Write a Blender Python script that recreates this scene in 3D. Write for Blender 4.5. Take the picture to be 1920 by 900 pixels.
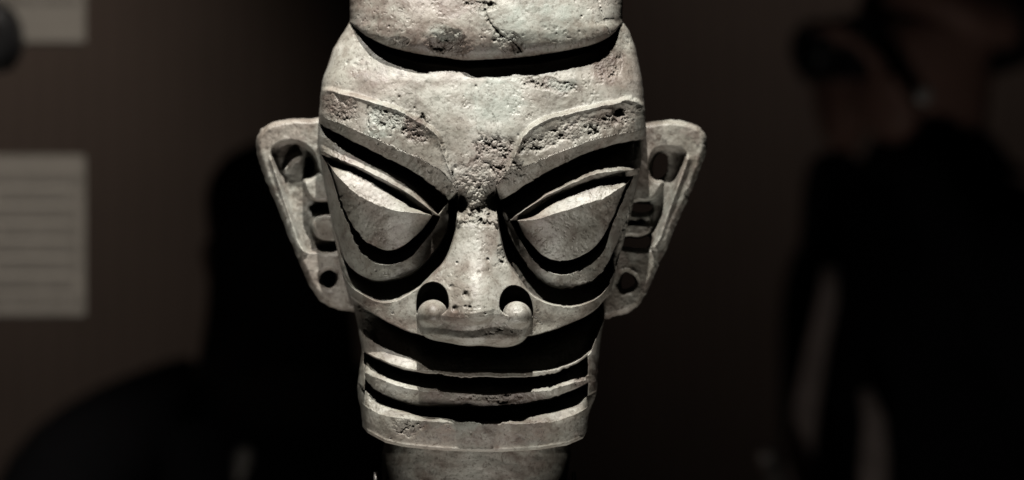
import bpy, math, random
import numpy as np
from mathutils import Vector
random.seed(7); rng = np.random.default_rng(7)
for o in list(bpy.data.objects): bpy.data.objects.remove(o)
S = bpy.context.scene; C = S.collection

# ---------------------------------------------------------------- camera, world, lamps, exposure
H = 1.55                      # height of the lens above the gallery floor
K = 0.00035                   # metres per traced unit on the plane of the eyebrows
DIST = 2.0
cam_d = bpy.data.cameras.new('camera'); cam = bpy.data.objects.new('camera', cam_d); C.objects.link(cam)
cam.location = (0, -DIST, H); cam.rotation_euler = (math.radians(90), 0, 0)
cam_d.sensor_width = 36; cam_d.lens = 36*DIST/(1920*K); cam_d.clip_start = .05; cam_d.clip_end = 60
cam_d.dof.use_dof = True; cam_d.dof.focus_distance = DIST-0.002; cam_d.dof.aperture_fstop = 2.7
S.camera = cam
w = bpy.data.worlds.new('World'); S.world = w; w.use_nodes = True
w.node_tree.nodes['Background'].inputs[0].default_value = (.9, .85, .8, 1)
w.node_tree.nodes['Background'].inputs[1].default_value = 0.0006
S.view_settings.view_transform = 'Standard'; S.view_settings.look = 'None'
S.view_settings.exposure = 0; S.view_settings.gamma = 1
S.render.engine = 'CYCLES'
S.cycles.diffuse_bounces = 0; S.cycles.max_bounces = 4

def spot(name, loc, target, power, size_deg, blend, rad, col=(1, .97, .91)):
    l = bpy.data.lights.new(name, 'SPOT'); l.energy = power; l.spot_size = math.radians(size_deg)
    l.spot_blend = blend; l.shadow_soft_size = rad; l.color = col
    o = bpy.data.objects.new(name, l); C.objects.link(o); o.location = loc
    o.rotation_euler = (Vector(target)-Vector(loc)).to_track_quat('-Z', 'Y').to_euler(); return o
def area(name, loc, target, power, sx, sy, col=(1, .95, .88)):
    l = bpy.data.lights.new(name, 'AREA'); l.shape = 'RECTANGLE'; l.size = sx; l.size_y = sy
    l.energy = power; l.color = col
    o = bpy.data.objects.new(name, l); C.objects.link(o); o.location = loc
    o.rotation_euler = (Vector(target)-Vector(loc)).to_track_quat('-Z', 'Y').to_euler(); return o
HC = (-0.02, 0.0, H)
spot('case_spotlight', (-0.02, -0.55, H+1.5), HC, 250, 30, .6, .010)
spot('case_spotlight_second', (-0.45, -0.50, H+1.45), HC, 90, 30, .6, .012)
area('case_base_bounce', (-0.02, -0.38, H-0.88), (-0.02, 0, H-.05), 6.8, .30, .14)  # area lamp standing in for light bounced off the case floor
spot('gallery_wall_lamp', (-1.05, 2.0, 3.3), (-1.08, 3.05, H-.05), 76, 54, 1.0, .1, (1, .87, .77))
spot('gallery_wall_lamp_right', (0.62, 2.1, 3.3), (0.56, 3.05, H+.60), 27, 46, 1.0, .1, (1, .86, .78))
spot('text_board_lamp', (0.30, -0.3, 3.0), (-0.56, .6, H-.03), 112, 26, .6, .05, (1, .92, .82))
spot('visitor_fill', (0.1, 0.9, H-0.35), (0.5, 1.2, H+.2), 0.07, 60, 1, .1, (1, .62, .5))  # added low fill spot, reddish, to brighten the right visitor's face

# ---------------------------------------------------------------- helpers
def P(u, v, d=0.0):           # traced unit coordinates + relief height -> metres
    s = (DIST-np.asarray(d)*K)/DIST
    return (np.asarray(u)-960)*K*s, -np.asarray(d)*K, H-(np.asarray(v)-450)*K*s
def at(u, v, dist):
    s = dist/DIST
    return Vector(((u-960)*K*s, dist-DIST, H-(v-450)*K*s))
def link(name, me, mat=None, parent=None):
    o = bpy.data.objects.new(name, me); C.objects.link(o)
    if mat: me.materials.append(mat)
    if parent: o.parent = parent; o.matrix_parent_inverse = parent.matrix_world.inverted()
    return o
def empty(name, label, cat, loc, group=None):
    o = bpy.data.objects.new(name, None); C.objects.link(o); o.location = loc
    o['label'] = label; o['category'] = cat
    if group: o['group'] = group
    bpy.context.view_layer.update(); return o
def tag(o, label, cat):
    o['label'] = label; o['category'] = cat; return o
def np_mesh(name, V, F, normals=None, attr=None):
    me = bpy.data.meshes.new(name); n = len(V); m = len(F)
    me.vertices.add(n); me.vertices.foreach_set('co', np.ascontiguousarray(V, np.float32).ravel())
    me.loops.add(m*4); me.polygons.add(m)
    me.loops.foreach_set('vertex_index', np.ascontiguousarray(F, np.int32).ravel())
    me.polygons.foreach_set('loop_start', np.arange(0, m*4, 4, dtype=np.int32))
    me.polygons.foreach_set('use_smooth', np.ones(m, bool))
    me.update(calc_edges=True)
    if attr is not None:
        a = me.color_attributes.new('zone', 'FLOAT_COLOR', 'POINT')
        a.data.foreach_set('color', np.ascontiguousarray(attr, np.float32).ravel())
    if normals is not None:
        me.normals_split_custom_set_from_vertices(normals.astype(np.float32))
    return me
TAB = rng.random((256, 256)).astype(np.float64)
def vnoise(x, y):
    xi = np.floor(x).astype(int); yi = np.floor(y).astype(int); fx = x-xi; fy = y-yi
    fx = fx*fx*fx*(fx*(fx*6-15)+10); fy = fy*fy*fy*(fy*(fy*6-15)+10)
    a = TAB[xi & 255, yi & 255]; b = TAB[(xi+1) & 255, yi & 255]
    c = TAB[xi & 255, (yi+1) & 255]; d = TAB[(xi+1) & 255, (yi+1) & 255]
    return (a*(1-fx)+b*fx)*(1-fy)+(c*(1-fx)+d*fx)*fy
def fbm(x, y, s, o=4, g=.5):
    r = 0; amp = 1; t = 0; x = x/s; y = y/s
    for i in range(o):
        r = r+amp*vnoise(x+17.3*i, y+9.1*i); t += amp; amp *= g; x = x*2.03; y = y*2.03
    return r/t
J1 = rng.random((256, 256)); J2 = rng.random((256, 256))
def cell(x, y, s):
    x = x/s; y = y/s; xi = np.floor(x).astype(int); yi = np.floor(y).astype(int); best = np.full(x.shape, 9.)
    for i in (-1, 0, 1):
        for j in (-1, 0, 1):
            a = (xi+i) & 255; b = (yi+j) & 255
            best = np.minimum(best, np.hypot(xi+i+J1[a, b]-x, yi+j+J2[a, b]-y))
    return best
def sst(a, b, x):
    t = np.clip((x-a)/(b-a), 0, 1); return t*t*(3-2*t)
def smooth_curve(p, n=2, closed=False):
    p = [tuple(map(float, q)) for q in p]
    for _ in range(n):
        q = [] if closed else [p[0]]
        N = len(p)
        for i in range(N if closed else N-1):
            a = p[i]; b = p[(i+1) % N]
            q.append((.75*a[0]+.25*b[0], .75*a[1]+.25*b[1])); q.append((.25*a[0]+.75*b[0], .25*a[1]+.75*b[1]))
        if not closed: q.append(p[-1])
        p = q
    return p
def dist_line(U, V, pts, closed=False):
    best = np.full(U.shape, 1e9); n = len(pts)
    for i in range(n if closed else n-1):
        ax, ay = pts[i]; bx, by = pts[(i+1) % n]; dx = bx-ax; dy = by-ay; L = dx*dx+dy*dy+1e-9
        t = np.clip(((U-ax)*dx+(V-ay)*dy)/L, 0, 1)
        best = np.minimum(best, (U-ax-t*dx)**2+(V-ay-t*dy)**2)
    return np.sqrt(best)
def inside(U, V, pts):
    r = np.zeros(U.shape, bool); n = len(pts)
    for i in range(n):
        ax, ay = pts[i]; bx, by = pts[(i+1) % n]
        if ay == by: continue
        c = ((ay > V) != (by > V)) & (U < (bx-ax)*(V-ay)/(by-ay)+ax); r ^= c
    return r
def sdf(U, V, pts):
    return np.where(inside(U, V, pts), 1, -1)*dist_line(U, V, pts, True)

# ---------------------------------------------------------------- materials
def nodes(name):
    m = bpy.data.materials.new(name); m.use_nodes = True; nt = m.node_tree
    return m, nt, nt.nodes['Principled BSDF']
def N(nt, t, **kw):
    n = nt.nodes.new(t)
    for k, v in kw.items(): setattr(n, k, v)
    return n
def noise(nt, scale, detail=6, rough=.6, dist=0):
    n = N(nt, 'ShaderNodeTexNoise'); n.inputs['Scale'].default_value = scale; n.inputs['Detail'].default_value = detail
    n.inputs['Roughness'].default_value = rough; n.inputs['Distortion'].default_value = dist
    g = [x for x in nt.nodes if x.type == 'NEW_GEOMETRY'] or [N(nt, 'ShaderNodeNewGeometry')]
    nt.links.new(g[0].outputs['Position'], n.inputs['Vector']); return n
def ramp(nt, src, stops):
    r = N(nt, 'ShaderNodeValToRGB'); nt.links.new(src, r.inputs[0]); e = r.color_ramp.elements
    while len(e) < len(stops): e.new(.5)
    for i, (p, c) in enumerate(stops):
        e[i].position = p; e[i].color = tuple(c)+(1,) if len(c) == 3 else c
    return r
def mix(nt, f, a, b, mode='MIX'):
    m = N(nt, 'ShaderNodeMix', data_type='RGBA', blend_type=mode)
    for sock, v in ((m.inputs[0], f), (m.inputs[6], a), (m.inputs[7], b)):
        if hasattr(v, 'links') or isinstance(v, bpy.types.NodeSocket): nt.links.new(v, sock)
        elif isinstance(v, (int, float)): sock.default_value = v
        else: sock.default_value = tuple(v)+(1,)
    return m.outputs[2]
def math_(nt, op, a, b=None):
    m = N(nt, 'ShaderNodeMath', operation=op)
    for i, v in enumerate((a, b)):
        if v is None: continue
        if isinstance(v, (int, float)): m.inputs[i].default_value = v
        else: nt.links.new(v, m.inputs[i])
    return m.outputs[0]

def bronze():
    m, nt, b = nodes('weathered_bronze')
    at_ = N(nt, 'ShaderNodeAttribute', attribute_name='zone'); sep = N(nt, 'ShaderNodeSeparateColor')
    nt.links.new(at_.outputs['Color'], sep.inputs[0])
    n1 = noise(nt, 26, 8, .62, .4); n2 = noise(nt, 95, 8, .7); n3 = noise(nt, 420, 5, .7); n4 = noise(nt, 13, 4, .55, 1.0)
    base = ramp(nt, n1.outputs[0], [(.32, (.110, .098, .080)), (.43, (.198, .188, .160)), (.54, (.280, .272, .238)), (.68, (.362, .356, .322))]).outputs[0]
    pink = ramp(nt, n4.outputs[0], [(.46, (0, 0, 0)), (.60, (.55, .55, .55))]).outputs[0]
    base = mix(nt, pink, base, (.195, .158, .135))
    gr = noise(nt, 19, 7, .6, .6)
    gm = ramp(nt, gr.outputs[0], [(.50, (0, 0, 0)), (.66, (.5, .5, .5))]).outputs[0]
    base = mix(nt, gm, base, (.215, .222, .195))
    fb = math_(nt, 'MULTIPLY', sep.outputs[2], ramp(nt, n2.outputs[0], [(.36, (0, 0, 0)), (.58, (1, 1, 1))]).outputs[0])
    base = mix(nt, fb, base, (.125, .092, .078))
    fg = math_(nt, 'MULTIPLY', sep.outputs[1], ramp(nt, n2.outputs[0], [(.30, (.2, .2, .2)), (.6, (1, 1, 1))]).outputs[0])
    base = mix(nt, fg, base, (.235, .255, .225))
    # dark speckle of corrosion
    sp = ramp(nt, n3.outputs[0], [(.34, (.35, .32, .30)), (.47, (1, 1, 1))]).outputs[0]
    base = mix(nt, .75, base, sp, 'MULTIPLY')
    mm = noise(nt, 60, 7, .7, .8); base = mix(nt, .8, base, ramp(nt, mm.outputs[0], [(.38, (.58, .53, .50)), (.54, (1, 1, 1))]).outputs[0], 'MULTIPLY')
    fleck = noise(nt, 150, 4, .75, 1.5)
    fl = ramp(nt, fleck.outputs[0], [(.60, (1, 1, 1)), (.67, (.35, .29, .26))]).outputs[0]
    base = mix(nt, .8, base, fl, 'MULTIPLY')
    nt.links.new(base, b.inputs['Base Color'])
    rr = ramp(nt, n2.outputs[0], [(.3, (.62,)*3), (.7, (.40,)*3)]).outputs[0]
    nt.links.new(rr, b.inputs['Roughness']); b.inputs['Specular IOR Level'].default_value = .42
    hsum = math_(nt, 'ADD', math_(nt, 'MULTIPLY', n2.outputs[0], .9), math_(nt, 'MULTIPLY', n3.outputs[0], .35))
    bp = N(nt, 'ShaderNodeBump'); bp.inputs['Distance'].default_value = .0014
    st = math_(nt, 'ADD', .33, math_(nt, 'MULTIPLY', sep.outputs[0], .6))
    nt.links.new(st, bp.inputs['Strength']); nt.links.new(hsum, bp.inputs['Height']); nt.links.new(bp.outputs[0], b.inputs['Normal'])
    return m
M_B = bronze()
def plain(name, col, rough=.7, ns=30, var=.25, metal=0, spec=.3, bump=.2):
    m, nt, b = nodes(name); n = noise(nt, ns, 5)
    r = ramp(nt, n.outputs[0], [(.3, tuple(c*(1-var) for c in col)), (.7, tuple(min(1, c*(1+var)) for c in col))])
    nt.links.new(r.outputs[0], b.inputs['Base Color']); b.inputs['Roughness'].default_value = rough
    b.inputs['Metallic'].default_value = metal; b.inputs['Specular IOR Level'].default_value = spec
    bp = N(nt, 'ShaderNodeBump'); bp.inputs['Strength'].default_value = bump; bp.inputs['Distance'].default_value = .002
    nt.links.new(n.outputs[0], bp.inputs['Height']); nt.links.new(bp.outputs[0], b.inputs['Normal']); return m
M_BLACK = plain('black_steel', (.012, .012, .013), .45, 60)
M_CLOTH = plain('black_cloth', (.006, .006, .007), .95, 120, spec=.05)
M_HAIR = plain('black_hair', (.006, .005, .005), .8, 90, spec=.1)
M_SKIN = plain('skin', (.17, .095, .075), .6, 40, .1)
M_STRIP = plain('grey_strip', (.22, .18, .165), .9, 60)  # for the made-up strips that stand in for lit wall
M_STEEL = plain('brushed_steel', (.35, .33, .31), .4, 60, .1, .6)
M_BOARD = plain('printed_board', (.20, .185, .165), .7, 20, .06)
M_BAND = plain('pale_board_band', (.30, .28, .25), .7, 20, .05)
M_INK = plain('dark_print', (.15, .138, .124), .8, 20, .05)
M_WALL = plain('brown_gallery_wall', (.085, .066, .055), .85, 2.2, .16)
nt_ = M_WALL.node_tree; wv = nt_.nodes.new('ShaderNodeTexWave'); wv.bands_direction = 'X'; wv.inputs['Scale'].default_value = 9; wv.inputs['Distortion'].default_value = 1.2
gg = nt_.nodes['Geometry'] if 'Geometry' in nt_.nodes else [x for x in nt_.nodes if x.type == 'NEW_GEOMETRY'][0]; nt_.links.new(gg.outputs['Position'], wv.inputs['Vector'])
src_ = nt_.nodes['Principled BSDF'].inputs['Base Color'].links[0].from_socket
nt_.links.new(mix(nt_, .45, src_, ramp(nt_, wv.outputs['Color'], [(.2, (.6, .6, .6)), (.8, (1.1, 1.1, 1.1))]).outputs[0], 'MULTIPLY'), nt_.nodes['Principled BSDF'].inputs['Base Color'])
M_FLOOR = plain('dark_gallery_floor', (.02, .018, .016), .5, 5)
M_PLINTH = plain('black_plinth_cloth', (.014, .013, .012), .8, 80)

# ---------------------------------------------------------------- traced relief of the mask
L = dict(
 C0=[(590, 214), (597, 217), (640, 232), (690, 254), (740, 276), (787, 297), (820, 316), (840, 334), (858, 360)],
 C1=[(590, 226), (605, 236), (623, 248), (680, 275), (740, 303), (780, 323), (813, 350), (842, 376)],
 C2=[(590, 246), (600, 253), (627, 270), (667, 293), (713, 313), (747, 330), (780, 353), (802, 380), (822, 402)],
 C3=[(590, 278), (600, 282), (647, 302), (690, 322), (730, 342), (767, 363), (795, 386), (822, 405)],
 C4=[(604, 290), (617, 295), (663, 314), (713, 340), (747, 363), (773, 384), (795, 400), (820, 407)],
 C5=[(620, 311), (647, 318), (680, 331), (713, 348), (747, 370), (777, 392), (812, 402)],
 CR=[(620, 312), (638, 338), (667, 363), (697, 380), (730, 393), (777, 400), (812, 403)],
 BL=[(619, 312), (633, 360), (647, 400), (663, 430), (690, 455), (710, 467), (730, 472), (753, 464), (773, 450), (793, 430), (812, 403)],
 LI=[(606, 292), (620, 323), (630, 357), (641, 392), (657, 432), (673, 468), (693, 487), (720, 496), (747, 495), (773, 480), (793, 457), (813, 428), (824, 406)],
 LO=[(597, 284), (607, 343), (617, 383), (630, 437), (643, 480), (660, 507), (687, 523), (720, 528), (753, 523), (780, 510), (807, 483), (827, 457), (841, 427), (842, 376)],
 CH=[(588, 284), (596, 343), (606, 383), (618, 437), (630, 480), (645, 520), (665, 542), (690, 558), (720, 567), (745, 562), (780, 545), (813, 517), (838, 490), (847, 457), (854, 430), (858, 360)],
 BT=[(590, 170), (613, 165), (647, 175), (697, 190), (730, 200), (763, 213), (797, 230), (820, 250), (829, 275), (845, 320)])
R = dict(
 C0=[(1218, 236), (1208, 240), (1183, 248), (1133, 257), (1087, 270), (1033, 291), (1000, 307), (967, 318), (945, 330), (929, 350)],
 C1=[(1215, 256), (1197, 262), (1167, 268), (1140, 275), (1100, 289), (1060, 306), (1033, 319), (1000, 336), (967, 360), (938, 376)],
 C2=[(1215, 296), (1197, 300), (1167, 305), (1133, 310), (1100, 323), (1060, 342), (1027, 359), (1000, 376), (972, 398), (955, 409)],
 C3=[(1215, 312), (1193, 317), (1177, 322), (1153, 319), (1117, 327), (1087, 338), (1060, 350), (1027, 366), (1000, 382), (977, 397), (957, 412)],
 C4=[(1186, 330), (1177, 333), (1153, 332), (1117, 339), (1087, 351), (1050, 366), (1017, 385), (987, 405), (960, 414)],
 C5=[(1173, 344), (1147, 342), (1117, 348), (1087, 357), (1050, 372), (1020, 390), (1000, 405), (970, 412)],
 CR=[(1173, 346), (1153, 360), (1133, 373), (1100, 383), (1067, 393), (1033, 405), (1000, 412), (970, 413)],
 BL=[(1174, 345), (1163, 377), (1147, 417), (1127, 450), (1100, 477), (1070, 488), (1043, 490), (1017, 480), (997, 460), (980, 437), (970, 413)],
 LI=[(1186, 330), (1177, 353), (1160, 393), (1143, 437), (1133, 470), (1107, 498), (1073, 513), (1047, 515), (1017, 503), (997, 483), (980, 457), (967, 432), (957, 413)],
 LO=[(1197, 320), (1187, 377), (1170, 423), (1153, 463), (1133, 507), (1107, 530), (1073, 540), (1043, 540), (1013, 527), (990, 503), (970, 470), (954, 440), (945, 417), (938, 376)],
 CH=[(1207, 320), (1197, 377), (1182, 423), (1166, 463), (1150, 515), (1132, 548), (1110, 565), (1080, 574), (1050, 574), (1020, 566), (990, 547), (967, 517), (947, 483), (937, 443), (934, 417), (929, 350)],
 BT=[(1215, 200), (1190, 189), (1177, 184), (1147, 193), (1100, 203), (1050, 215), (1017, 227), (993, 240), (977, 260), (968, 283), (950, 318)])
for D_ in (L, R):
    for k in D_: D_[k] = smooth_curve(D_[k], 2)
E1 = [(640, 540), (665, 562), (700, 588), (740, 611), (787, 630), (890, 640), (998, 629), (1030, 620), (1060, 611), (1110, 588), (1135, 560), (1160, 530)]
E2 = [(660, 645), (680, 657), (707, 671), (740, 684), (773, 691), (800, 693), (840, 697), (900, 698), (947, 698), (1013, 697), (1040, 692), (1067, 683), (1093, 670), (1110, 655)]
E2b = [(660, 648), (680, 660), (707, 675), (740, 689), (773, 697), (800, 701), (840, 706), (900, 708), (947, 708), (1013, 706), (1040, 699), (1067, 688), (1097, 673), (1110, 659)]
E3 = [(662, 672), (683, 682), (707, 700), (740, 714), (760, 719), (790, 725), (827, 731), (900, 736), (947, 736), (980, 732), (1020, 726), (1047, 718), (1080, 707), (1098, 704), (1115, 694)]
E3f = [(662, 690), (686, 700), (723, 715), (757, 727), (787, 731), (827, 735), (900, 739), (947, 739), (980, 736), (1020, 732), (1047, 726), (1080, 715), (1098, 712), (1115, 700)]
E4 = [(662, 695), (690, 715), (700, 730), (727, 744), (757, 756), (780, 760), (840, 763), (900, 763), (953, 761), (997, 754), (1030, 747), (1063, 737), (1087, 725), (1100, 716), (1115, 703)]
E5 = [(655, 705), (690, 733), (700, 750), (713, 760), (740, 768), (773, 776), (790, 780), (833, 785), (880, 792), (947, 790), (967, 786), (1003, 780), (1033, 774), (1067, 765), (1085, 758), (1097, 742), (1120, 730)]
E5f = [(655, 725), (672, 742), (683, 759), (707, 776), (740, 783), (790, 787), (833, 791), (880, 795), (947, 795), (1003, 792), (1033, 790), (1067, 782), (1093, 770), (1110, 755), (1125, 738)]
for k in ('E1', 'E2', 'E2b', 'E3', 'E3f', 'E4', 'E5', 'E5f'): globals()[k] = smooth_curve(globals()[k], 2)
CAPF = smooth_curve([(640, 30), (662, 46), (680, 64), (713, 82), (747, 95), (813, 106), (863, 113), (900, 113), (1000, 106), (1100, 89), (1147, 69), (1167, 42), (1185, 20)], 2)
CAPB = smooth_curve([(640, 34), (660, 52), (680, 72), (713, 92), (747, 107), (800, 119), (863, 128), (900, 129), (1000, 121), (1087, 104), (1137, 80), (1165, 50), (1190, 26)], 2)
e6x = [660, 677, 690, 723, 757, 807, 853, 900, 947, 1013, 1063, 1093, 1104, 1125]
e6y = [790, 797, 812, 830, 838, 843, 846, 847, 847, 843, 835, 822, 802, 795]
sv = [-230, -205, -160, -100, -40, 0, 40, 60, 90, 150, 210, 240, 280, 320, 380, 450, 520, 570, 620, 660, 700, 725, 760, 800, 850]
sl = [900, 800, 722, 680, 660, 656, 657, 645, 625, 605, 597, 597, 598, 603, 614, 628, 644, 662, 672, 679, 673, 670, 672, 678, 680]
sr = [925, 1022, 1102, 1145, 1164, 1167, 1167, 1180, 1191, 1204, 1210, 1210, 1205, 1200, 1188, 1170, 1152, 1139, 1129, 1124, 1121, 1120, 1113, 1104, 1100]
pcv = [-240, -205, -160, -100, -60, 0, 40, 66, 86, 100, 114]; pcd = [-170, -160, -122, -80, -50, -24, -12, -8, -11, -17, -27]
pv = [-230, 0, 60, 100, 130, 150, 180, 240, 330, 400, 480, 560, 610, 680, 790, 850]
pd = [-170, -90, -72, -56, -42, -31, -21, -5, 2, -5, -12, -14, -19, -14, -2, -16]
NU, NV = 930, 960
# arc-length sampling of the rounded-box cross-section (exponent 4)
n_se = 4.0; tt = np.linspace(0, 1, 20001); xs = tt; ys = (1-xs**n_se)**(1/n_se)
arc = np.concatenate([[0], np.cumsum(np.hypot(np.diff(xs)*305, np.diff(ys)*170))]); arc /= arc[-1]
half = np.interp(np.linspace(0, 1, NU//2+1), arc, xs)
scol = np.concatenate([-half[::-1], half[1:]])
vn = np.linspace(-229, 847, NV)
vv = np.arange(-260, 900.); ker = np.hanning(17); ker /= ker.sum()
def sm(v, a, b):
    y = np.interp(vv, a, b); y = np.convolve(np.pad(y, 8, mode='edge'), ker, 'valid'); return np.interp(v, vv, y)
wl = sm(vn, sv, sl); wr = sm(vn, sv, sr); wl += (fbm(vn, vn*0, 30, 3)-.5)*3; wr += (fbm(vn, vn*0+50, 30, 3)-.5)*3
xc = (wl+wr)/2; hw = (wr-wl)/2
U = xc[:, None]+hw[:, None]*scol[None, :]
VN = np.repeat(vn[:, None], len(scol), 1)
e6 = np.interp(U, e6x, e6y)
V = np.where(VN > 740, 740+(VN-740)*(e6-740)/(847-740), VN)
CAPF = smooth_curve([(640, 30), (662, 46), (680, 64), (713, 82), (747, 95), (813, 106), (863, 113), (900, 113), (1000, 106), (1100, 89), (1147, 69), (1167, 42), (1185, 20)], 2)
capm = sdf(U, V, [(500, -400)]+CAPF+[(1300, -400)])
cape = np.interp(U, [p[0] for p in CAPF], [p[1] for p in CAPF])
Vc = np.where(V > 0, V+(113-cape)*np.clip(V/60, 0, 1)*.6, V)
Pc = np.where(capm > 0, sm(Vc, pcv, pcd), sm(V, pv, pd))
sh = (1-np.clip(np.abs(scol), 0, 1)**n_se)**(1/n_se)
shc = (1-np.clip(np.abs(scol), 0, 1)**2.5)**(1/2.5)
Bd = -170+(Pc+170)*np.where(capm > 0, .45*sh[None, :]+.55*shc[None, :], sh[None, :])
rel = np.zeros(U.shape)
ero = .35+1.3*sst(.45, .62, fbm(U+700, V+200, 60, 3))
UW = U+(fbm(U, V+900, 8, 3)-.5)*2.4*ero+(fbm(U+11, V+500, 40, 2)-.5)*4; VW = V+(fbm(U+600, V+900, 8, 3)-.5)*3*ero+(fbm(U+810, V+500, 40, 2)-.5)*4
# raised eyebrows
for T in (L, R):
    poly = T['BT']+T['C0'][::-1]; s = sdf(UW, VW, poly)
    T['brow_poly'] = poly
    dt = dist_line(UW, VW, T['BT'])
    up = sst(-6, 3, dt)
    near = np.clip(1-dist_line(U, V, T['C0'])/40, 0, 1)
    ridge = np.exp(-(dt/5.)**2)*(V < 330)*3.0
    T['up'] = np.where(s > 0, up*13, 0)
    below = s <= 0
    up2 = np.where(below & (dt < 9), sst(-6, 3, -dt)*13, 0)
    rel += np.where(s > 0, up*(8+10*np.exp(-np.clip(dt, 0, 99)/26.)), up2*18/13.)+ridge
# cap and its overhang
capm = sdf(U, V, [(500, -400)]+CAPF+[(1300, -400)])
acc = np.zeros(U.shape); accw = np.zeros(U.shape); lab = np.zeros(U.shape, int)
rel += np.where(capm > 0, 12*np.sqrt(np.clip(1-(1-np.clip(capm/18, 0, 1))**2, 0, 1))-12, 0)
def band(A, B, a, b, label=0, pw=1.0, clip=None):
    global acc, accw
    poly = list(A)+list(B)[::-1]; xs_ = [p[0] for p in poly]; ys_ = [p[1] for p in poly]
    m = (U > min(xs_)-4) & (U < max(xs_)+4) & (V > min(ys_)-4) & (V < max(ys_)+4)
    u = UW[m]; v = VW[m]; s = sdf(u, v, poly); w_ = sst(-.9, .9, s)
    if clip: cc = sst(clip[0]-1.5, clip[0]+1.5, u)*sst(clip[1]+1.5, clip[1]-1.5, u); w_ = w_*cc; s = np.where(cc > .5, s, -1)
    da = dist_line(u, v, A); db = dist_line(u, v, B); t = da/(da+db+1e-6)
    acc[m] += w_*(a+(b-a)*t**pw); accw[m] += w_
    if label:
        k = lab[m]; k[s > 0] = label; lab[m] = k
for i, T in enumerate((L, R)):
    o = i*10
    band(T['C0'], T['C1'], 12, -20, 11+o)
    band(T['C1'], T['C2'], -64, -36)
    band(T['C2'], T['C3'], -24, -4, 12+o)
    band(T['C3'], T['C4'], -4, -20, 12+o)
    band(T['C4'], T['C5'], -36, -30)
    band(T['C5'], T['CR'], -15, 12, 13+o)
    band(T['CR'], T['BL'], 12, -24, 13+o)
    band(T['BL'], T['LI'], -60, -42)
    band(T['LI'], T['LO'], -17, -25, 14+o)
    band(T['LO'], T['CH'], -62, -34)
band(CAPF, CAPB, -26, -8)
dx_ = sst(770, 830, U); band(E1, E2, -62, -11)
zn = inside(U, V, list(E1)+list(E2)[::-1]); acc -= np.where(zn, dx_*30*np.clip((702-V)/10, 0, 1)**.5, 0)*np.clip(accw, 0, 1)
band(E2, E2b, -9, -10, 31)
MC = (683, 1102)
band(E2b, E3, -54, -34, clip=MC)
band(E3, E3f, -22, -9, 32, clip=(685, 1099))
band(E3f, E4, -9, -19, 32, clip=(685, 1099))
band(E4, E5, -58, -36, clip=(685, 1101))
band(E5, E5f, -20, -2, 33)
wsum = np.clip(accw, 0, 1); rel = rel*(1-wsum)+acc/np.maximum(accw, 1e-6)*wsum
# cap underside blends to forehead
# nose
ncx = 893+(V-500)*0.0
nl = np.interp(V, [330, 400, 430, 467, 490, 517, 533, 553, 587, 607, 627, 640, 650], [868, 858, 850, 843, 833, 807, 790, 783, 782, 783, 790, 815, 880])
nr = np.interp(V, [330, 400, 430, 480, 503, 530, 550, 573, 600, 613, 633, 648, 652], [925, 932, 937, 947, 960, 980, 993, 998, 999, 998, 987, 966, 910])
cx = (nl+nr)/2; nw = (nr-nl)/2
bot = np.interp(U, [783, 790, 807, 840, 873, 907, 940, 967, 987, 998], [610, 627, 637, 643, 649, 648, 651, 648, 633, 612])
ny = V-(fbm(U, V*0+40, 30, 2)-.5)*6-5*np.sin((U-830)/22.)*np.exp(-((U-890)/70)**2)
hN = np.interp(ny, [345, 385, 400, 412, 480, 560, 584, 593, 600, 607, 616, 630, 640, 648, 658], [0, 5, 9, 14, 48, 92, 103, 102, 92, 75, 68, 70, 66, 54, 28])
q = np.clip(np.abs(U-cx)/np.maximum(nw, 1), 0, 1)
ridge_w = np.interp(V, [400, 500, 560, 600, 650], [38, 46, 56, 66, 70])
qr = np.abs(U-893)/ridge_w
core = hN*np.exp(-(qr**2.1)*.85)
skirt = np.interp(V, [390, 450, 520, 560, 596, 606, 620, 634, 643, 652], [2, 12, 22, 36, 48, 47, 46, 44, 36, 18])*np.sqrt(np.clip(1-q**3, 0, 1))
nose = np.maximum(core, 0)+skirt*(1-np.exp(-(qr**2.6)*.8))
NP = smooth_curve([(868, 385), (855, 427), (843, 467), (833, 490), (808, 516), (789, 533), (781, 553), (780, 587), (783, 612), (793, 631), (812, 639), (840, 643), (873, 650), (907, 648), (940, 653), (967, 649), (987, 637), (999, 612), (1000, 573), (993, 550), (980, 530), (960, 503), (947, 480), (937, 430), (928, 385)], 2, True)
NS = np.full(U.shape, -50.); m_ = (U > 765) & (U < 1015) & (V > 370) & (V < 670); NS[m_] = sdf(U[m_], V[m_], NP)
nm = sst(-.6, 1.6, NS)
nm_top = sst(385, 415, V)
edge_r = np.clip(NS/16, 0, 1); roundf = np.sqrt(np.clip(1-(1-edge_r)**2, 0, 1))
lowr = sst(520, 560, V)
nose = nose*(1-lowr*(1-(.35+.65*roundf)))
for (bx, by, br, pocket, dep) in ((812, 591, 30.0, [(781, 600), (781, 553), (793, 535), (813, 528), (833, 537), (841, 557), (841, 584), (812, 596)], 1),
                             (968, 594, 30.0, [(999, 602), (999, 573), (992, 552), (977, 539), (960, 535), (945, 543), (937, 560), (937, 584), (965, 598)], 1)):
    pk = smooth_curve(pocket, 2, True); ps = sdf(U, V, pk)
    pw_ = sst(-1.0, 1.0, ps); nose = nose*(1-pw_)+(-26)*pw_
    rr = np.hypot(U-bx, (V-by)); ball = 20+54*np.sqrt(np.clip(1-(rr/br)**2, 0, 1))
    bw = sst(br+.3, br-1.5, rr)*sst(by+24, by+8, V); nose = np.where(bw > 0, np.maximum(nose, nose*(1-bw)+ball*bw), nose)
nose_top_blend = nm_top
isn = (NS > 0) & (V > 388)
nbox = (V > 380) & (V < 660) & (U > 770) & (U < 1010)
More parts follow.
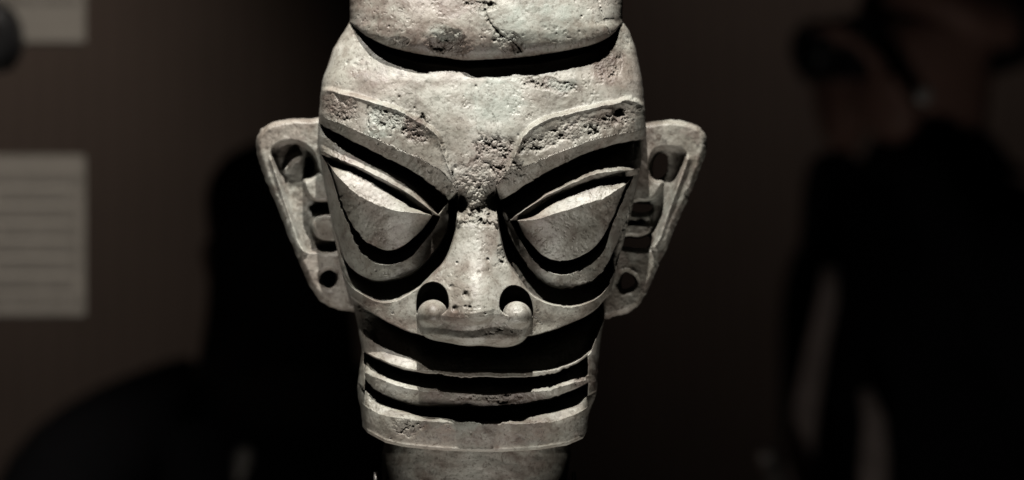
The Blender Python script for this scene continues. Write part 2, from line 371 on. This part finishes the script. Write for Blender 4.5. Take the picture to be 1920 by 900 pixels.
rel = np.where(nbox, rel*(1-nm*nm_top)+(nose*1.0+np.minimum(rel, 0)*0)*nm*nm_top, rel)
# hollow at the root of the nose on either side
for (hx, hy, a, b, d) in ((864, 382, 11, 19, 40), (927, 376, 14, 20, 46)):
    rel -= d*np.exp(-((U-hx)/a)**2-((V-hy)/b)**2)
# chin lower rim
rim = np.exp(-((V-(e6-4))/3.0)**2)*(VN > 780); rel += 2.2*rim
rel -= np.where(VN > 843, (VN-843)*1.2, 0)

# ---- corrosion zones; brown along the cap's lower edge also paints in its shade
def blob(cx_, cy_, rx, ry, ang=0, hard=.35):
    a = math.radians(ang); dx = U-cx_; dy = V-cy_; x = dx*math.cos(a)+dy*math.sin(a); y = -dx*math.sin(a)+dy*math.cos(a)
    r = np.sqrt((x/rx)**2+(y/ry)**2); nn = fbm(U, V, 22, 4)-.5
    return sst(1+hard, 1-hard, r+nn*1.3)
crust = np.zeros(U.shape); green = np.zeros(U.shape); brown = np.zeros(U.shape)
for b_ in ((930, 276, 40, 20, 8), (905, 330, 50, 30), (955, 320, 30, 26), (905, 405, 48, 16), (1090, 240, 100, 16, -14), (640, 205, 40, 18, 20), (775, 235, 38, 26, 35), (722, 218, 34, 26, 20), (840, 82, 34, 24), (955, 82, 26, 16, 40), (1143, 118, 28, 26), (1040, 162, 46, 13, 10), (1160, 215, 14, 16), (745, 78, 20, 12), (1010, 268, 60, 14, -18), (640, 195, 30, 16, 15), (1175, 60, 12, 40), (948, 480, 10, 18), (765, 800, 26, 20), (1090, 715, 20, 8), (930, 745, 50, 9), (900, 10, 30, 10)):
    crust = np.maximum(crust, blob(*b_))
for b_ in ((722, 222, 34, 30), (830, 62, 30, 14), (1000, 40, 90, 40), (930, 190, 50, 40), (880, 790, 40, 16), (840, 380, 26, 14), (1060, 160, 30, 14), (705, 250, 20, 10)):
    green = np.maximum(green, blob(*b_)*.8)
for b_ in ((905, 320, 60, 40), (905, 78, 70, 40), (960, 98, 210, 22), (750, 70, 100, 34, 18), (720, 10, 60, 30), (860, 10, 60, 24), (1110, 80, 60, 16, -25), (1100, 700, 30, 30), (930, 280, 44, 22), (640, 200, 34, 20, 15), (775, 240, 34, 20, 35), (900, 810, 120, 26), (850, 745, 60, 14), (1050, 160, 50, 16), (1140, 120, 40, 30), (690, 140, 30, 24), (820, 490, 20, 40), (860, 810, 70, 24), (950, 745, 90, 20), (960, 820, 60, 20), (1010, 430, 60, 30), (740, 450, 50, 22), (700, 560, 30, 20), (740, 610, 40, 14), (640, 300, 40, 14), (700, 50, 50, 30), (1150, 215, 40, 18), (850, 600, 30, 20)):
    brown = np.maximum(brown, blob(*b_)*.7)
grain = 1-cell(U, V, 5.5); grain2 = 1-cell(U+40, V, 11.)
crumb = blob(893, 372, 50, 44, 0)
fine = fbm(U, V, 5, 3)-.5; med = fbm(U+300, V, 16, 4)-.5; big = fbm(U, V+500, 70, 3)-.5
rel += big*5+med*1.7+fine*.40
pitm = fbm(U*1.0, V*1.0, 9, 3, .6); rel -= crust*(3.0*sst(.40, .75, pitm)*(.4+1.6*sst(.4, .7, fbm(U+33, V+71, 26, 2)))+2.0*fbm(U+9, V, 3.2, 2)+1.5*(fine+.5))
rel += crumb*(grain*3.6+grain2*5.5-4)
for (a, b, r_) in ((851, 402, 13), (941, 401, 12), (858, 416, 8), (934, 414, 8)):
    rel += (5+grain2*9)*np.exp(-(((U-a)**2+(V-b)**2)/r_**2)**1.6)
band_pit = sst(.62, .80, fbm(U+90, V+33, 7, 2)); rel -= band_pit*1.0*sst(.5, .65, fbm(U+400, V, 60, 3))
for (a, b, r_, d_) in ((873, 553, 6, 8), (853, 579, 5.5, 6), (881, 576, 3.5, 5), (873, 575, 3, 3), (806, 319, 4.5, 5), (915, 487, 3, 4), (857, 493, 2.5, 3), (846, 538, 4, 4), (910, 587, 3, 3), (898, 512, 4, 2), (1160, 212, 11, 9), (1152, 228, 6, 6), (1098, 238, 4, 4), (845, 92, 26, 8), (820, 85, 14, 9), (968, 88, 10, 8), (932, 58, 4, 6), (927, 75, 4, 5), (705, 462, 9, 3), (1050, 345, 2, 2), (655, 360, 3, 2)):
    n_ = 1+.5*(fbm(U, V, 8, 2)-.5); rel -= d_*np.exp(-(((U-a)**2+(V-b)**2)/(r_*n_)**2)**1.5)
for q_ in range(90):
    a = rng.uniform(600, 1205); b = rng.uniform(0, 840); r_ = rng.uniform(1.2, 2.6)
    m = (np.abs(U-a) < 9) & (np.abs(V-b) < 9); rel[m] -= rng.uniform(1.2, 3.2)*np.exp(-((U[m]-a)**2+(V[m]-b)**2)/r_**2)
# cracks
for cr_, d_ in (([(905, -20), (912, 35), (925, 50), (940, 68), (965, 78), (978, 96)], 5), ([(1120, -10), (1128, 30), (1140, 55), (1146, 68)], 3.5), ([(925, 215), (930, 240), (935, 260)], 1.5),
                ([(630, 178), (640, 200), (632, 222)], 2.5), ([(690, 195), (688, 220), (692, 245)], 3), ([(935, 462), (943, 458), (948, 478), (945, 495), (936, 490), (933, 470)], 2)):
    dd = dist_line(U, V, smooth_curve(cr_, 1))+(fbm(U, V, 6, 2)-.5)*4; rel -= d_*np.exp(-(dd/1.9)**2)
Dp = Bd+rel*np.clip(sh*1.5, 0, 1)[None, :]
X, Y, Z = P(U, V, Dp)
VT = np.stack([X, Y, Z], -1)
du = np.gradient(VT, axis=1); dv = np.gradient(VT, axis=0); NRM = np.cross(dv, du); NRM /= np.linalg.norm(NRM, axis=-1, keepdims=True)+1e-12
if NRM[NV//2, len(scol)//2, 1] > 0: NRM = -NRM
# part labels
for i, T in enumerate((L, R)):
    s = inside(U, V, T['brow_poly']); lab[s & (lab == 0)] = 11+10*i
lab[isn] = 30; lab[capm > 0] = 40
chin = (V > np.interp(U, [p[0] for p in E5f], [p[1] for p in E5f])) & (VN > 700); lab[chin] = 33
lab[(V > np.interp(U, [p[0] for p in E5], [p[1] for p in E5])) & (VN > 740)] = 33
zone = np.stack([crust, green, brown, np.ones(U.shape)], -1)
nr_, nc_ = U.shape
idx = np.arange(nr_*nc_).reshape(nr_, nc_)
F = np.stack([idx[:-1, :-1], idx[1:, :-1], idx[1:, 1:], idx[:-1, 1:]], -1).reshape(-1, 4)
FL = lab[:-1, :-1].reshape(-1)
Vf = VT.reshape(-1, 3); Nf = NRM.reshape(-1, 3); Zf = zone.reshape(-1, 4)
head = empty('bronze_head', 'weathered grey bronze head with slanted eyes, big pierced ears and closed wide mouth', 'sculpture', (float(P(893, 1250)[0]), .06, float(P(893, 1250)[2])))
def piece(name, code, label=None):
    f = F[np.isin(FL, code)]
    if len(f) == 0: return
    u_, inv = np.unique(f, return_inverse=True)
    o = link(name, np_mesh(name, Vf[u_], inv.reshape(f.shape), Nf[u_], Zf[u_]), M_B, head)
    if label: o['label'] = label
    return o
piece('face', [0])
piece('eyebrow', [11], 'left eyebrow ridge with pitted greenish crust'); piece('eyebrow', [21], 'right eyebrow ridge with a small deep pit')
piece('upper_eyelid', [12]); piece('upper_eyelid', [22]); piece('eyeball', [13]); piece('eyeball', [23])
piece('lower_eyelid', [14]); piece('lower_eyelid', [24])
piece('nose', [30]); piece('upper_lip', [31]); piece('lower_lip', [32]); piece('chin', [33])
piece('cap', [40], 'rounded cap with chipped corroded front')
# back of the skull and underside of the chin, coarse but real
rows = np.linspace(0, nr_-1, 150).astype(int); nb = 60; ph = np.linspace(0, math.pi, nb)
SB = []; ZB = []
for r_ in rows:
    d0 = -170; Fd = 330*min(1, hw[r_]/250); xx = np.sign(np.cos(ph))*np.abs(np.cos(ph))**.8; yy = np.sin(ph)**.8
    uu = xc[r_]-hw[r_]*xx; vv_ = np.where(np.abs(xx) > 2, 0, 0)+V[r_, 0]*np.clip((1-xx)*0+.5+xx*.5, 0, 1)+V[r_, -1]*np.clip(.5-xx*.5, 0, 1)
    dd = d0-Fd*yy+(fbm(uu, vv_+ph*100, 30, 3)-.5)*6*np.sin(ph); x, y, z = P(uu, vv_, dd); SB.append(np.stack([x, y, z], -1))
SB = np.array(SB); i2 = np.arange(len(rows)*nb).reshape(len(rows), nb)
FB = np.stack([i2[:-1, :-1], i2[:-1, 1:], i2[1:, 1:], i2[1:, :-1]], -1).reshape(-1, 4)
link('back_of_head', np_mesh('back_of_head', SB.reshape(-1, 3), FB, None, np.tile([.2, .2, .4, 1], (len(SB.reshape(-1, 3)), 1))), M_B, head)
ring = np.concatenate([VT[-1][::2], SB[-1][::-1][1:-1]]); cen = ring.mean(0)
in1 = ring*.8+cen*.2; in1[:, 2] = np.maximum(in1[:, 2], ring[:, 2])+.004; in2 = in1*.2+cen*.8; in2[:, 2] += .01
R3 = np.stack([ring, in1, in2]); n3 = len(ring); i3 = np.arange(3*n3).reshape(3, n3)
FU = np.stack([i3[:-1, :], np.roll(i3[:-1, :], -1, 1), np.roll(i3[1:, :], -1, 1), i3[1:, :]], -1).reshape(-1, 4)
link('chin_underside', np_mesh('chin_underside', R3.reshape(-1, 3), FU, None, np.tile([.1, .1, .3, 1], (3*n3, 1))), M_B, head)
# neck: flaring tube that ends in a point at the front
na, nh = 260, 300; A = np.linspace(0, 2*math.pi, na, endpoint=False); hv = np.linspace(815, 1250, nh)
AA, HV = np.meshgrid(A, hv)
nwid = np.interp(HV, [815, 850, 900, 1000, 1250], [170, 177, 173, 173, 180]); nxc = 893+(HV-850)*-.06
uu = nxc+nwid*np.sign(np.sin(AA))*np.abs(np.sin(AA))**.85; dd = -185+145*np.sign(np.cos(AA))*np.abs(np.cos(AA))**.85*np.interp(HV, [815, 1000, 1250], [1.06, .93, .80])
dd = dd+(fbm(uu, HV, 14, 4)-.5)*3+(fbm(uu, HV+300, 60, 3)-.5)*6
x, y, z = P(uu, HV, dd); NVt = np.stack([x, y, z], -1)
i4 = np.arange(na*nh).reshape(nh, na)
FN = np.stack([i4[:-1], i4[1:], np.roll(i4[1:], -1, 1), np.roll(i4[:-1], -1, 1)], -1).reshape(-1, 4)
bz = sst(.5, .65, fbm(uu, HV+77, 40, 4))*.6; cz = sst(.55, .7, fbm(uu+55, HV, 20, 4))*.6
link('neck', np_mesh('neck', NVt.reshape(-1, 3), FN, None, np.stack([cz, cz*.3, bz, bz*0+1], -1).reshape(-1, 4)), M_B, head)

# ---- ears: trimmed sheets with real thickness
def make_ear(outline, holes, feats, d0, tilt, name_lab, thick=44, seed=0):
    out = smooth_curve(outline, 2, True); xs_ = [p[0] for p in out]; ys_ = [p[1] for p in out]
    g = 1.1; gu = np.arange(min(xs_)-3, max(xs_)+4, g); gv = np.arange(min(ys_)-3, max(ys_)+4, g)
    EU, EV = np.meshgrid(gu, gv); hs = [smooth_curve(h, 2, True) for h in holes]
    def SD(a, b):
        wa = a+(fbm(a+seed*3, b, 14, 3)-.5)*5; wb = b+(fbm(a+400, b+seed, 14, 3)-.5)*5
        s = sdf(wa, wb, out)
        for h in hs: s = np.minimum(s, -sdf(wa, wb, h))
        return s
    s = SD(EU, EV); gy, gx = np.gradient(s, g); keep = s > -g*1.5
    mv = (s < g*.35) & keep
    EU2 = np.where(mv, EU-gx*s, EU); EV2 = np.where(mv, EV-gy*s, EV); s = np.where(mv, 0, s)
    dep = np.full(EU.shape, 0.)
    for kind, pts, a, b, e in feats:
        if kind == 'poly':
            q = sdf(EU2, EV2, smooth_curve(pts, 2, True)); w_ = sst(-e, e, q); dep = dep*(1-w_)+a*w_
        elif kind == 'ridge':
            q = dist_line(EU2, EV2, smooth_curve(pts, 2)); dep = dep+a*np.exp(-(q/b)**2)
        elif kind == 'slope':   # up-facing top lip
            q = sdf(EU2, EV2, smooth_curve(pts, 2, True)); w_ = sst(-1, 1, q); t = dist_line(EU2, EV2, smooth_curve(b, 1)); dep = dep*(1-w_)+(a[0]+(a[1]-a[0])*np.clip(t/e, 0, 1))*w_
    dep = dep+(fbm(EU+seed, EV, 40, 3)-.5)*6+(fbm(EU+seed, EV, 9, 3)-.5)*2.0
    Rr = 11; q = np.clip(s/Rr, 0, 1); rd = np.sqrt(np.clip(1-(1-q)**2, 0, 1))
    back = -thick; dF = back+(dep-back)*(.12+.88*rd) ; dF = np.where(s <= 0.01, back, dF)
    base = d0+tilt*(EU2-np.mean(xs_))
    x, y, z = P(EU2, EV2, base+dF); Fv = np.stack([x, y, z], -1).reshape(-1, 3)
    x, y, z = P(EU2, EV2, base+back); Bv = np.stack([x, y, z], -1).reshape(-1, 3)
    h_, w_ = EU.shape; ii = np.arange(h_*w_).reshape(h_, w_); ff = np.stack([ii[:-1, :-1], ii[1:, :-1], ii[1:, 1:], ii[:-1, 1:]], -1).reshape(-1, 4)
    kf = keep.reshape(-1)[ff].all(1)
    # a cell stays when at least one corner is really inside
    kf &= (s.reshape(-1)[ff] > 0).any(1); ff = ff[kf]; n = h_*w_
    allF = np.concatenate([ff, (ff+n)[:, ::-1]]); allV = np.concatenate([Fv, Bv])
    u_, inv = np.unique(allF, return_inverse=True)
    br = sst(.5, .65, fbm(EU+seed, EV, 30, 4))*.7; z0 = np.stack([br*.5, br*.2, br, br*0+1], -1).reshape(-1, 4)
    za = np.concatenate([z0, z0])[u_]
    o = link('ear', np_mesh('ear', allV[u_], inv.reshape(allF.shape), None, za), M_B, head); o['label'] = name_lab
make_ear([(690, 222), (602, 222), (549, 222), (512, 227), (486, 243), (478, 268), (485, 305), (518, 384), (549, 462), (574, 524), (596, 562), (620, 577), (656, 585), (690, 588)],
         [[(573, 300), (581, 292), (588, 305), (589, 326), (578, 334), (570, 330)], [(578, 384), (622, 380), (640, 396), (598, 396), (583, 400)], [(597, 459), (640, 458), (640, 470), (602, 470)],
          [(603, 512), (618, 506), (629, 514), (629, 532), (616, 540), (603, 530)]],
         [('poly', [(507, 284), (525, 268), (548, 264), (572, 272), (590, 290), (598, 330), (640, 340), (640, 470), (598, 470), (570, 476), (545, 400), (522, 330)], -36, 0, 5),
          ('ridge', [(512, 300), (530, 350), (555, 420), (576, 478)], 13, 7, 0),
          ('ridge', [(536, 318), (545, 300), (560, 293)], 15, 5, 0),
          ('poly', [(568, 336), (588, 333), (600, 322), (640, 330), (640, 378), (612, 382), (585, 376), (572, 356)], -4, 0, 4),
          ('poly', [(586, 410), (604, 400), (640, 402), (640, 456), (598, 452), (584, 432)], -2, 0, 6),
          ('ridge', [(612, 505), (597, 515), (600, 537), (614, 548), (630, 544)], 4, 5, 0),
          ('poly', [(560, 478), (575, 473), (640, 471), (640, 600), (600, 600), (575, 520)], 2, 0, 3)],
         -172, .12, 'left ear, pierced lobe', seed=11)
make_ear([(1110, 240), (1212, 229), (1266, 224), (1302, 231), (1322, 248), (1327, 272), (1312, 322), (1274, 409), (1239, 488), (1206, 566), (1178, 588), (1136, 598), (1110, 598)],
         [[(1226, 296), (1240, 287), (1253, 290), (1250, 318), (1243, 334), (1226, 336), (1222, 318)], [(1183, 381), (1205, 385), (1226, 380), (1222, 396), (1200, 399), (1184, 395)],
          [(1165, 446), (1200, 448), (1218, 440), (1220, 462), (1196, 466), (1165, 462)], [(1163, 526), (1168, 512), (1180, 511), (1193, 526), (1181, 541), (1166, 542)]],
         [('poly', [(1222, 286), (1242, 276), (1275, 280), (1288, 292), (1270, 340), (1248, 400), (1228, 466), (1160, 470), (1160, 400), (1200, 376), (1216, 340)], -32, 0, 6),
          ('ridge', [(1287, 300), (1268, 350), (1245, 410), (1226, 466)], 13, 7, 0),
          ('poly', [(1150, 300), (1210, 300), (1222, 336), (1244, 340), (1240, 352), (1222, 378), (1190, 376), (1150, 370)], -3, 0, 4),
          ('poly', [(1160, 398), (1220, 398), (1220, 420), (1160, 420)], -8, 0, 3),
          ('poly', [(1150, 420), (1222, 420), (1218, 438), (1200, 446), (1150, 446)], -2, 0, 3),
          ('poly', [(1140, 466), (1195, 468), (1222, 464), (1240, 474), (1210, 560), (1180, 610), (1130, 610)], 2, 0, 3),
          ('ridge', [(1170, 506), (1187, 508), (1198, 526), (1186, 545), (1172, 548)], 4, 5, 0)],
         -176, -.12, 'right ear, pierced lobe', seed=77)

# ---------------------------------------------------------------- simple solids
def boxes(name, lst, mat, parent=None, bevel=0):
    import bmesh
    bm = bmesh.new()
    for (c, s, rot) in lst:
        r = bmesh.ops.create_cube(bm, size=1)
        for v in r['verts']:
            p = Vector((v.co.x*s[0], v.co.y*s[1], v.co.z*s[2]))
            if rot: p.rotate(rot)
            v.co = p+Vector(c)
    if bevel: bmesh.ops.bevel(bm, geom=bm.edges[:], offset=bevel, segments=2, affect='EDGES')
    me = bpy.data.meshes.new(name); bm.to_mesh(me); bm.free(); return link(name, me, mat, parent)
def tube(name, pts, rads, mat, parent=None, n=16, flat=1.0):
    V_ = []; F_ = []; pts = [Vector(p) for p in pts]
    for i, p in enumerate(pts):
        t = (pts[min(i+1, len(pts)-1)]-pts[max(i-1, 0)]).normalized(); a = t.orthogonal().normalized() if abs(t.x) > .9 else t.cross(Vector((1, 0, 0))).normalized(); b = t.cross(a)
        for k in range(n):
            an = 2*math.pi*k/n; V_.append(p+a*math.cos(an)*rads[i]*flat+b*math.sin(an)*rads[i])
    for i in range(len(pts)-1):
        for k in range(n): F_.append((i*n+k, i*n+(k+1) % n, (i+1)*n+(k+1) % n, (i+1)*n+k))
    F_.append(tuple(range(n))[::-1]); F_.append(tuple((len(pts)-1)*n+k for k in range(n)))
    me = bpy.data.meshes.new(name); me.from_pydata([tuple(v) for v in V_], [], F_)
    for p in me.polygons: p.use_smooth = len(p.vertices) == 4
    return link(name, me, mat, parent)

# gallery
f = boxes('floor', [((0, 1, -.05), (14, 12, .1), None)], M_FLOOR); f['kind'] = 'structure'
wl_ = boxes('wall', [((0, 3.15, 2.0), (14, .2, 4.0), None)], M_WALL); wl_['kind'] = 'structure'
zb = float(P(893, 1250)[2])
pl = empty('plinth', 'black plinth carrying the bronze head', 'plinth', (-.02, .06, 0))
boxes('column', [((-.02, .065, (zb-.03)/2), (.24, .24, zb-.03), None)], M_PLINTH, pl, .004)
boxes('top_plate', [((-.02, .065, zb-.0145), (.22, .22, .029), None)], M_BLACK, pl, .003)
mt = empty('display_mount', 'black steel display mount holding the bronze neck', 'mount', (-.02, .06, zb))
for sx, u_ in ((-1, 705), (1, 1076)):
    p0 = at(u_, 885, 2.045); tube('prong', [(p0.x+sx*.012, p0.y, zb+.001), (p0.x+sx*.006, p0.y, zb+.03), (p0.x, p0.y, p0.z-.01), (p0.x, p0.y, p0.z)], [.0022, .0020, .0018, .0012], M_STEEL if sx < 0 else M_BLACK, mt)

# information stand on the left, nearer than the wall
st = empty('information_stand', 'dark post with two pale printed text boards at the left edge', 'sign stand', (at(-60, 0, 2.77).x, .79, 0))
px_ = at(-60, 0, 2.77).x
tube('post', [(px_, .79, 0), (px_, .79, 1.0), (px_, .79, 2.2)], [.016]*3, M_BLACK, st)
boxes('foot', [((px_, .79, .01), (.3, .3, .02), None)], M_BLACK, st, .004)
def board(u0, u1, v0, v1, rowsv, pitch, cols=False):
    a = at(u0, v0, 2.75); b = at(u1, v1, 2.75)
    bo = boxes('text_board', [(((a.x+b.x)/2, .756, (a.z+b.z)/2), (b.x-a.x, .008, a.z-b.z), None)], M_BOARD, st, .002)
    for v_ in rowsv:
        lst = []; u_ = u0+12
        while u_ < u1-12:
            wd = random.uniform(5, 11); q = at(u_+wd/2, v_, 2.7495)
            lst.append(((q.x, .7512, q.z), (wd*.00045, .0006, pitch*.45*.00045), None)); u_ += wd+random.uniform(2, 4) if random.random() < .93 else wd+10
        if cols: lst = lst[::2]
        boxes('text_line', lst, M_INK, bo)
board(-220, 158, 290, 594, [336+i*32.5 for i in range(8)], 34)
board(-220, 158, -120, 82, [-90, -60, -30, 0], 26)
for v_ in (353, 385, 418, 450, 483, 516):
    q = at(-40, v_, 2.75); boxes('pale_rule', [((q.x, .7515, q.z), (.165, .0008, .0042), None)], M_BAND, st)
kb = at(-12, 68, 2.65); 
tube('clamp_knob', [(kb.x, .63, kb.z), (kb.x, .65, kb.z), (kb.x, .69, kb.z), (kb.x, .75, kb.z)], [.012, .020, .020, .008], M_BLACK, st, 24, 1.5)

# two made-up slanted posts standing in for pale glints, low in the frame
for (u0, v0, u1, v1, lb) in ((432, 1000, 456, 862, 'made-up slanted steel post for a pale glint low behind the sculpture, left of the neck'), (1500, 1000, 1440, 862, 'made-up slanted steel post for a pale glint low behind the sculpture, right of the neck')):
    a = at(u0, v0, 3.0); b = at(u1, v1, 3.0); dr = (b-a).normalized(); g0 = a+dr*(-a.z/dr.z)
    pst = empty('glint_post', lb, 'post', (g0.x, g0.y, 0), 'made-up posts for glints behind the sculpture')
    tube('shaft', [g0, a, b], [.014, .013, .010], M_STEEL, pst); tube('post_tip', [b, b+dr*.008, b+dr*.013], [.010, .008, .003], M_STEEL, pst)

# ---------------------------------------------------------------- visitors
def skin_body(name, verts, edges, mat, parent, sub=2):
    me = bpy.data.meshes.new(name); me.from_pydata([v[0] for v in verts], edges, []); o = link(name, me, mat, parent)
    md = o.modifiers.new('skin', 'SKIN'); md.use_smooth_shade = True
    for i, v in enumerate(verts):
        r = v[1]; r = (r, r) if isinstance(r, (int, float)) else r
        me.skin_vertices[0].data[i].radius = r
    me.skin_vertices[0].data[0].use_root = True
    o.modifiers.new('sub', 'SUBSURF').levels = sub; o.modifiers['sub'].render_levels = sub; return o
def person(label, loc, yaw, height, arms, lean=0, long_hair=False):
    s = height/1.75; pr = empty('person', label, 'person', loc)
    def T(x, y, z):
        v = Vector((x*s+lean*z/1.75, y*s, z*s)); v.rotate(Vector((0, 0, 1)).rotation_difference(Vector((0, 0, 1)))); c, si = math.cos(yaw), math.sin(yaw)
        return (loc[0]+v.x*c-v.y*si, loc[1]+v.x*si+v.y*c, v.z)
    V_ = []; E_ = []
    def add(x, y, z, r, prev=None):
        V_.append((T(x, y, z), r if not isinstance(r, tuple) else (r[0]*s, r[1]*s))); i = len(V_)-1
        if prev is not None: E_.append((prev, i))
        return i
    pel = add(0, 0, .95, .15); wst = add(0, 0, 1.10, .135, pel); ch = add(0, 0, 1.30, .155, wst); ut = add(0, .0, 1.42, .11, ch)
    nk = add(0, -.01, 1.50, .058, ut)
    hands = []
    for sx in (-1, 1):
        hp = add(sx*.09, 0, .86, .10, pel); kn = add(sx*.10, -.02, .48, .065, hp); an = add(sx*.10, .01, .09, .045, kn); add(sx*.105, -.13, .04, .035, an)
        shd = add(sx*(.235 if long_hair else .175), 0, 1.425 if long_hair else 1.405, .085 if long_hair else .075, add(sx*.11, 0, 1.475, .075, ut) if long_hair else ut); e, w_ = arms[0 if sx < 0 else 1]
        el = add(e[0], e[1], e[2], .052, shd); wr = add(w_[0], w_[1], w_[2], .036, el); hands.append((e, w_))
    if not long_hair:
        cl = add(0, -.015, 1.50, .092, ut); add(0, -.02, 1.565, .088, cl)
    body = skin_body('clothing', V_, E_, M_CLOTH, pr)
    # head with neck, jaw, nose, brow
    V_ = []; E_ = []
    n0 = add(0, -.005, 1.47, .052); n1 = add(0, -.01, 1.545, .055, n0); h1 = add(0, -.03, 1.61, .078, n1); h2 = add(0, -.012, 1.68, .088, h1); h3 = add(0, -.005, 1.725, .062, h2)
    j = add(0, -.075, 1.575, .036, h1); ns = add(0, -.108, 1.635, .017, h1); 
    for sx in (-1, 1): add(sx*.083, .0, 1.645, .018, h2)
    skin_body('head', V_, E_, M_SKIN, pr)
    V_ = []; E_ = []
    a = add(0, .03, 1.60, .082); b = add(0, .025, 1.675, .098, a); c = add(0, .005, 1.735, .078, b); add(0, -.055, 1.735, .045, c)
    for sx in (-1, 1): add(sx*.065, .01, 1.65, .04, b)
    if long_hair:
        d1 = add(0, .045, 1.53, .085, a); add(0, .05, 1.45, .09, d1)
    skin_body('hair', V_, E_, M_HAIR, pr)
    for k, (e, w_) in enumerate(hands):
        V_ = []; E_ = []; dr = Vector((w_[0]-e[0], w_[1]-e[1], w_[2]-e[2])).normalized(); si = dr.cross(Vector((0, 1, .2))).normalized(); w0 = Vector(w_)
        cu = dr.cross(si)
        wr = add(*w0, .027); pa = add(*(w0+dr*.05), .033, wr)
        for q, ln in enumerate((.066, .076, .072, .056)):
            b0 = w0+dr*.075+si*(q-1.5)*.019; b1 = b0+dr*ln*.5+cu*.012; b2 = b1+dr*ln*.4+cu*.022
            i0 = add(*b0, .010, pa); i1 = add(*b1, .0088, i0); add(*b2, .0075, i1)
        t0 = w0+dr*.03-si*.032; i0 = add(*t0, .012, pa); add(*(t0+dr*.035-si*.012+cu*.012), .009, i0)
        skin_body('hand', V_, E_, M_SKIN, pr, 1)
    return pr, T
down = [((-.33, .03, 1.14), (-.31, -.05, .88)), ((.33, .03, 1.14), (.31, -.05, .88))]
hA = at(530, 420, 3.1)
pA, TA = person('black silhouetted visitor standing behind the left ear of the sculpture, back turned', (hA.x, hA.y, 0), math.pi, 1.62, down, 0, True)
hB = at(1770, 60, 3.3)
camera_arms = [((-.23, .03, 1.17), (-.06, -.09, 1.535)), ((.23, .03, 1.17), (.06, -.10, 1.535))]
pB, TB = person('dark visitor in black at the right raising a small camera to the face', (hB.x, hB.y, 0), math.radians(-58), 1.88, camera_arms, 0)
for (pts, rr) in (([(1556, 500), (1552, 560), (1530, 660), (1508, 780), (1494, 900), (1488, 980)], [.008, .011, .012, .014, .015, .015]), ([(1622, 730), (1640, 790), (1640, 860), (1634, 980)], [.007, .012, .015, .016])):
    tube('pale_strip', [at(a, b, 3.12) for a, b in pts], rr, M_STRIP, pB, 14, .35)  # made-up hanging strips standing in for lit wall between the figures
cb = Vector(TB(0, -.135, 1.63)); ce = empty('compact_camera', 'small black camera held up by the visitor at the right', 'camera', cb)
import mathutils
rz = mathutils.Euler((0, 0, math.radians(-58)))
boxes('camera_body', [(cb, (.10, .04, .065), rz)], M_BLACK, ce, .006)
ld = Vector((0, -1, 0)); ld.rotate(rz); tube('lens', [cb+ld*.02, cb+ld*.035, cb+ld*.045], [.028, .028, .025], M_BLACK, ce, 20)
bt = at(1731, 178, 2.95); tube('button', [bt, bt+Vector((0, -.003, 0)), bt+Vector((0, -.005, 0))], [.008, .009, .006], M_STEEL, pB, 20)
